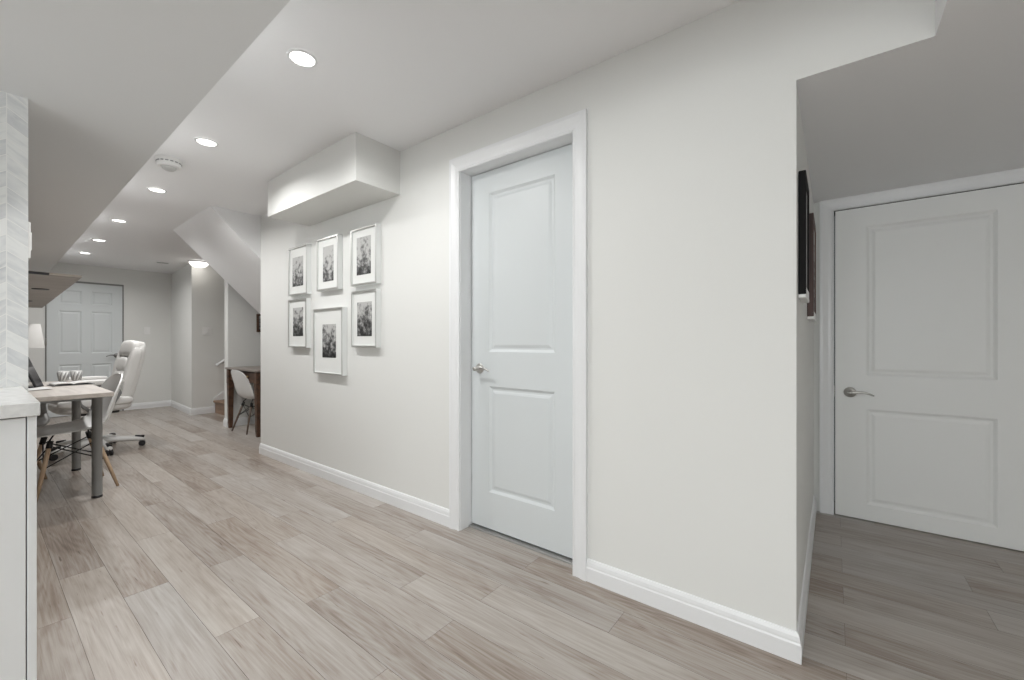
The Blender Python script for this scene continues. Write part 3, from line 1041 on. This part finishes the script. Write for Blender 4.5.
def shell_point(u, v):
    n = len(SHELL) - 1
    f = min(u * n, n - 1e-6)
    i = int(f)
    a = f - i
    def cr(k):
        p = [SHELL[max(0, min(n, i + d))][k] for d in (-1, 0, 1, 2)]
        return 0.5 * (2 * p[1] + (p[2] - p[0]) * a + (2 * p[0] - 5 * p[1] + 4 * p[2] - p[3]) * a * a + (3 * p[1] - p[0] - 3 * p[2] + p[3]) * a ** 3)
    x, z, w, up = (cr(k) for k in range(4))
    s = 2 * v - 1
    # local direction towards the sitter
    j = max(1, min(n - 1, round(f)))
    tx, tz = SHELL[j + 1][0] - SHELL[j - 1][0], SHELL[j + 1][1] - SHELL[j - 1][1]
    l = math.hypot(tx, tz)
    nx, nz = tz / l, -tx / l
    k = up * abs(s) ** 2.2
    return (x + nx * k, s * w, z + nz * k)


def shell_chair(loc, rz, label, shell_m, leg_m, group):
    t = thing('shell_chair', loc, label, 'chair', group, rz=rz)
    MB().grid(shell_point, 36, 18, -0.008).build('shell', shell_m, t)
    tops, feet = [], []
    for sx in (1, -1):
        for sy in (1, -1):
            a, b_ = Vector((0.115 * sx, 0.11 * sy, 0.375)), Vector((0.205 * sx - 0.01, 0.205 * sy, 0.0))
            tops.append(a)
            feet.append(b_)
            MB().tube([b_, b_.lerp(a, 0.5), a], [0.009, 0.013, 0.0125], 12).build('leg', leg_m, t)
    mb = MB()
    def at(i, f): return feet[i].lerp(tops[i], f)
    for i, j in ((0, 1), (1, 3), (3, 2), (2, 0)):
        mb.tube([at(i, 0.94), at(j, 0.55)], 0.0042, 8).tube([at(j, 0.94), at(i, 0.55)], 0.0042, 8)
    for i in range(4):
        mb.tube([at(i, 0.72), tops[i] + Vector((0, 0, 0.02)), Vector((tops[i].x * 0.75, tops[i].y * 0.75, 0.435))], 0.005, 8)
        mb.tube([at(i, 0.90), at(i, 1.03)], 0.0165, 10)
    mb.tube([Vector((0.09, 0.085, 0.432)), Vector((-0.09, 0.085, 0.432))], 0.005, 8).tube([Vector((0.09, -0.085, 0.432)), Vector((-0.09, -0.085, 0.432))], 0.005, 8)
    mb.build('wire_brace', M_WIRE, t)['label'] = 'crossed black wire brace'
    return t


shell_chair((0.44, 4.43, 0), pi + 0.06, 'white shell chair with beech legs pushed under the desk, nearest the viewer', M_SHELL, M_BEECH, 'white shell chairs')
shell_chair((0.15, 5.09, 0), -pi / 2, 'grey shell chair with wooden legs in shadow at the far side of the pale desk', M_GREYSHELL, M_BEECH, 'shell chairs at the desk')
nook_chair = shell_chair((2.125, 5.58, 0), radians(4), 'white shell chair with dark legs at the dark desk under the stairs', M_SHELL, M_LEGDARK, 'white shell chairs')
nook_chair.scale = (0.9, 0.9, 0.9)

# ================================================================== white leather office chair (faces local +X)
t = thing('office_chair', (0.75, 5.75, 0), 'white leather executive office chair on wheels beside the desk', 'office chair', rz=pi + radians(3))
hub = MB().lathe([(0, 0.06), (0.045, 0.06), (0.05, 0.10), (0.035, 0.13), (0, 0.13)], 24).build('star_base', M_PLASTIC, t)
for k in range(5):
    an = radians(-11 - 183) + 2 * pi * k / 5
    d = Vector((cos(an), sin(an), 0))
    mb = MB()
    mb.tube([d * 0.02 + Vector((0, 0, 0.105)), d * 0.12 + Vector((0, 0, 0.10)), d * 0.27 + Vector((0, 0, 0.085)), d * 0.355 + Vector((0, 0, 0.07))], [0.034, 0.03, 0.026, 0.02], 14)
    mb.build('base_arm', M_PLASTIC, t)
    cs = MB().tube([d * 0.345 + Vector((0, 0, 0.075)), d * 0.345 + Vector((0, 0, 0.045))], 0.009, 10)
    sd = Vector((-d.y, d.x, 0))
    for s in (-1, 1):
        c0 = d * 0.335 + sd * 0.016 * s + Vector((0, 0, 0.028))
        cs.tube([c0 - sd * 0.009, c0 + sd * 0.009], 0.0275, 18)
    cs.build('caster', M_BLACK, t)
    MB().tube([d * 0.28 + Vector((0, 0, 0.106)), d * 0.352 + Vector((0, 0, 0.092))], [0.012, 0.017], 10).build('foot_pad', M_BLACK, t)
MB().tube([(0, 0, 0.12), (0, 0, 0.26)], 0.028, 18).tube([(0, 0, 0.25), (0, 0, 0.40)], 0.018, 16).build('gas_lift', M_BLACK, t)
MB().obox(T((0.0, 0, 0.395)), 0.30, 0.20, 0.05, 0.012).tube([(0.02, -0.1, 0.39), (0.02, -0.24, 0.385)], 0.007, 8).build('mechanism', M_BLACK, t)
# seat: pillowed front to back
mb = MB()
mb.cushion(T((0.0, 0, 0.465)), 0.54, 0.54, 0.13, 0.4)
for k in range(3):
    mb.cushion(T((0.17 - 0.155 * k, 0, 0.515)), 0.17, 0.47, 0.075, 0.5)
for s in (-1, 1):
    mb.cushion(T((0.0, 0.235 * s, 0.505)), 0.52, 0.10, 0.085, 0.5)
mb.build('seat', M_LEATHER, t, T((0.04, 0, 0)))
# backrest, tilted
bk = T((-0.155, 0, 0.46)) @ RY(radians(-12))
mb = MB()
mb.cushion(bk @ T((-0.02, 0, 0.32)), 0.085, 0.50, 0.64, 0.35)
for s in (-1, 1):
    mb.cushion(bk @ T((0.012, 0.200 * s, 0.29)) @ RX(radians(-2 * s)), 0.095, 0.115, 0.56, 0.5)
back = mb.build('backrest', M_LEATHER, t)
mb = MB()
for z, h in ((0.10, 0.16), (0.25, 0.16), (0.39, 0.15)):
    mb.cushion(bk @ T((0.025, 0, z)), 0.09, 0.31, h, 0.55)
mb.build('back_cushion', M_LEATHER, back)
mb = MB().cushion(bk @ T((0.010, 0, 0.555)), 0.115, 0.44, 0.17, 0.5)
mb.build('headrest', M_LEATHER, back)
for s in (-1, 1):
    y = 0.295 * s
    pd = MB()
    pd.cushion(T((0.0, y, 0.695)), 0.36, 0.075, 0.055, 0.5)
    pad = pd.build('armrest', M_LEATHER, t, T((0.04, 0, 0)))
    MB().obox(T((0.0, y, 0.660)), 0.26, 0.05, 0.022, 0.006).build('pad_plate', M_BLACK, pad, T((0.04, 0, 0)))
    MB().tube([(0.11, y, 0.662), (0.145, y, 0.60), (0.12, y * 0.98, 0.50), (0.05, y * 0.9, 0.425)], 0.014, 10).tube(
        [(-0.12, y, 0.662), (-0.15, y, 0.58), (-0.10, y * 0.98, 0.48), (-0.02, y * 0.9, 0.42)], 0.014, 10).build('arm_bracket', M_GREYMETAL, pad, T((0.04, 0, 0)))

# ================================================================== dark desk in the nook under the stairs
t = thing('writing_desk', (1.955, 5.12, 0), 'dark brown wooden desk tucked under the stair slope', 'desk')
MB().box(-0.02, 0.60, -0.02, 0.91, 0.735, 0.757, 0.004).build('desk_top', wood('worn_desk_top', (0.20, 0.17, 0.15), (0.34, 0.30, 0.27), axis=1), t)
MB().box(0.012, 0.03, 0.05, 0.84, 0.60, 0.735).box(0.02, 0.56, 0.01, 0.028, 0.60, 0.735).box(0.02, 0.56, 0.86, 0.878, 0.60, 0.735).build('apron', M_DARKWOOD, t)
for y in (0.10, 0.48):
    dw = MB().box(0.004, 0.0125, y, y + 0.28, 0.625, 0.72, 0.003).build('drawer', M_DARKWOOD, t)
    MB().lathe([(0, 0), (0.006, 0), (0.006, 0.012), (0.014, 0.016), (0.014, 0.024), (0, 0.027)], 16, T((0.005, y + 0.14, 0.672)) @ RY(-pi / 2)).build('knob', mat('brass_knob', (0.45, 0.34, 0.18), 0.35, metal=0.9), dw)
for x, y in ((0.022, 0.03), (0.022, 0.86), (0.56, 0.03), (0.56, 0.86)):
    mb = MB()
    for (za, zb, ra, rb) in ((0, 0.06, 0.017, 0.022), (0.06, 0.56, 0.022, 0.03), (0.56, 0.735, 0.032, 0.032)):
        a = [mb.bm.verts.new((x + sx * ra, y + sy * ra, za)) for sx, sy in ((-1, -1), (1, -1), (1, 1), (-1, 1))]
        b_ = [mb.bm.verts.new((x + sx * rb, y + sy * rb, zb)) for sx, sy in ((-1, -1), (1, -1), (1, 1), (-1, 1))]
        for j in range(4):
            mb.bm.faces.new([a[j], a[(j + 1) % 4], b_[(j + 1) % 4], b_[j]])
        mb.bm.faces.new(a[::-1])
        mb.bm.faces.new(b_)
    mb.build('leg', M_DARKWOOD, t)
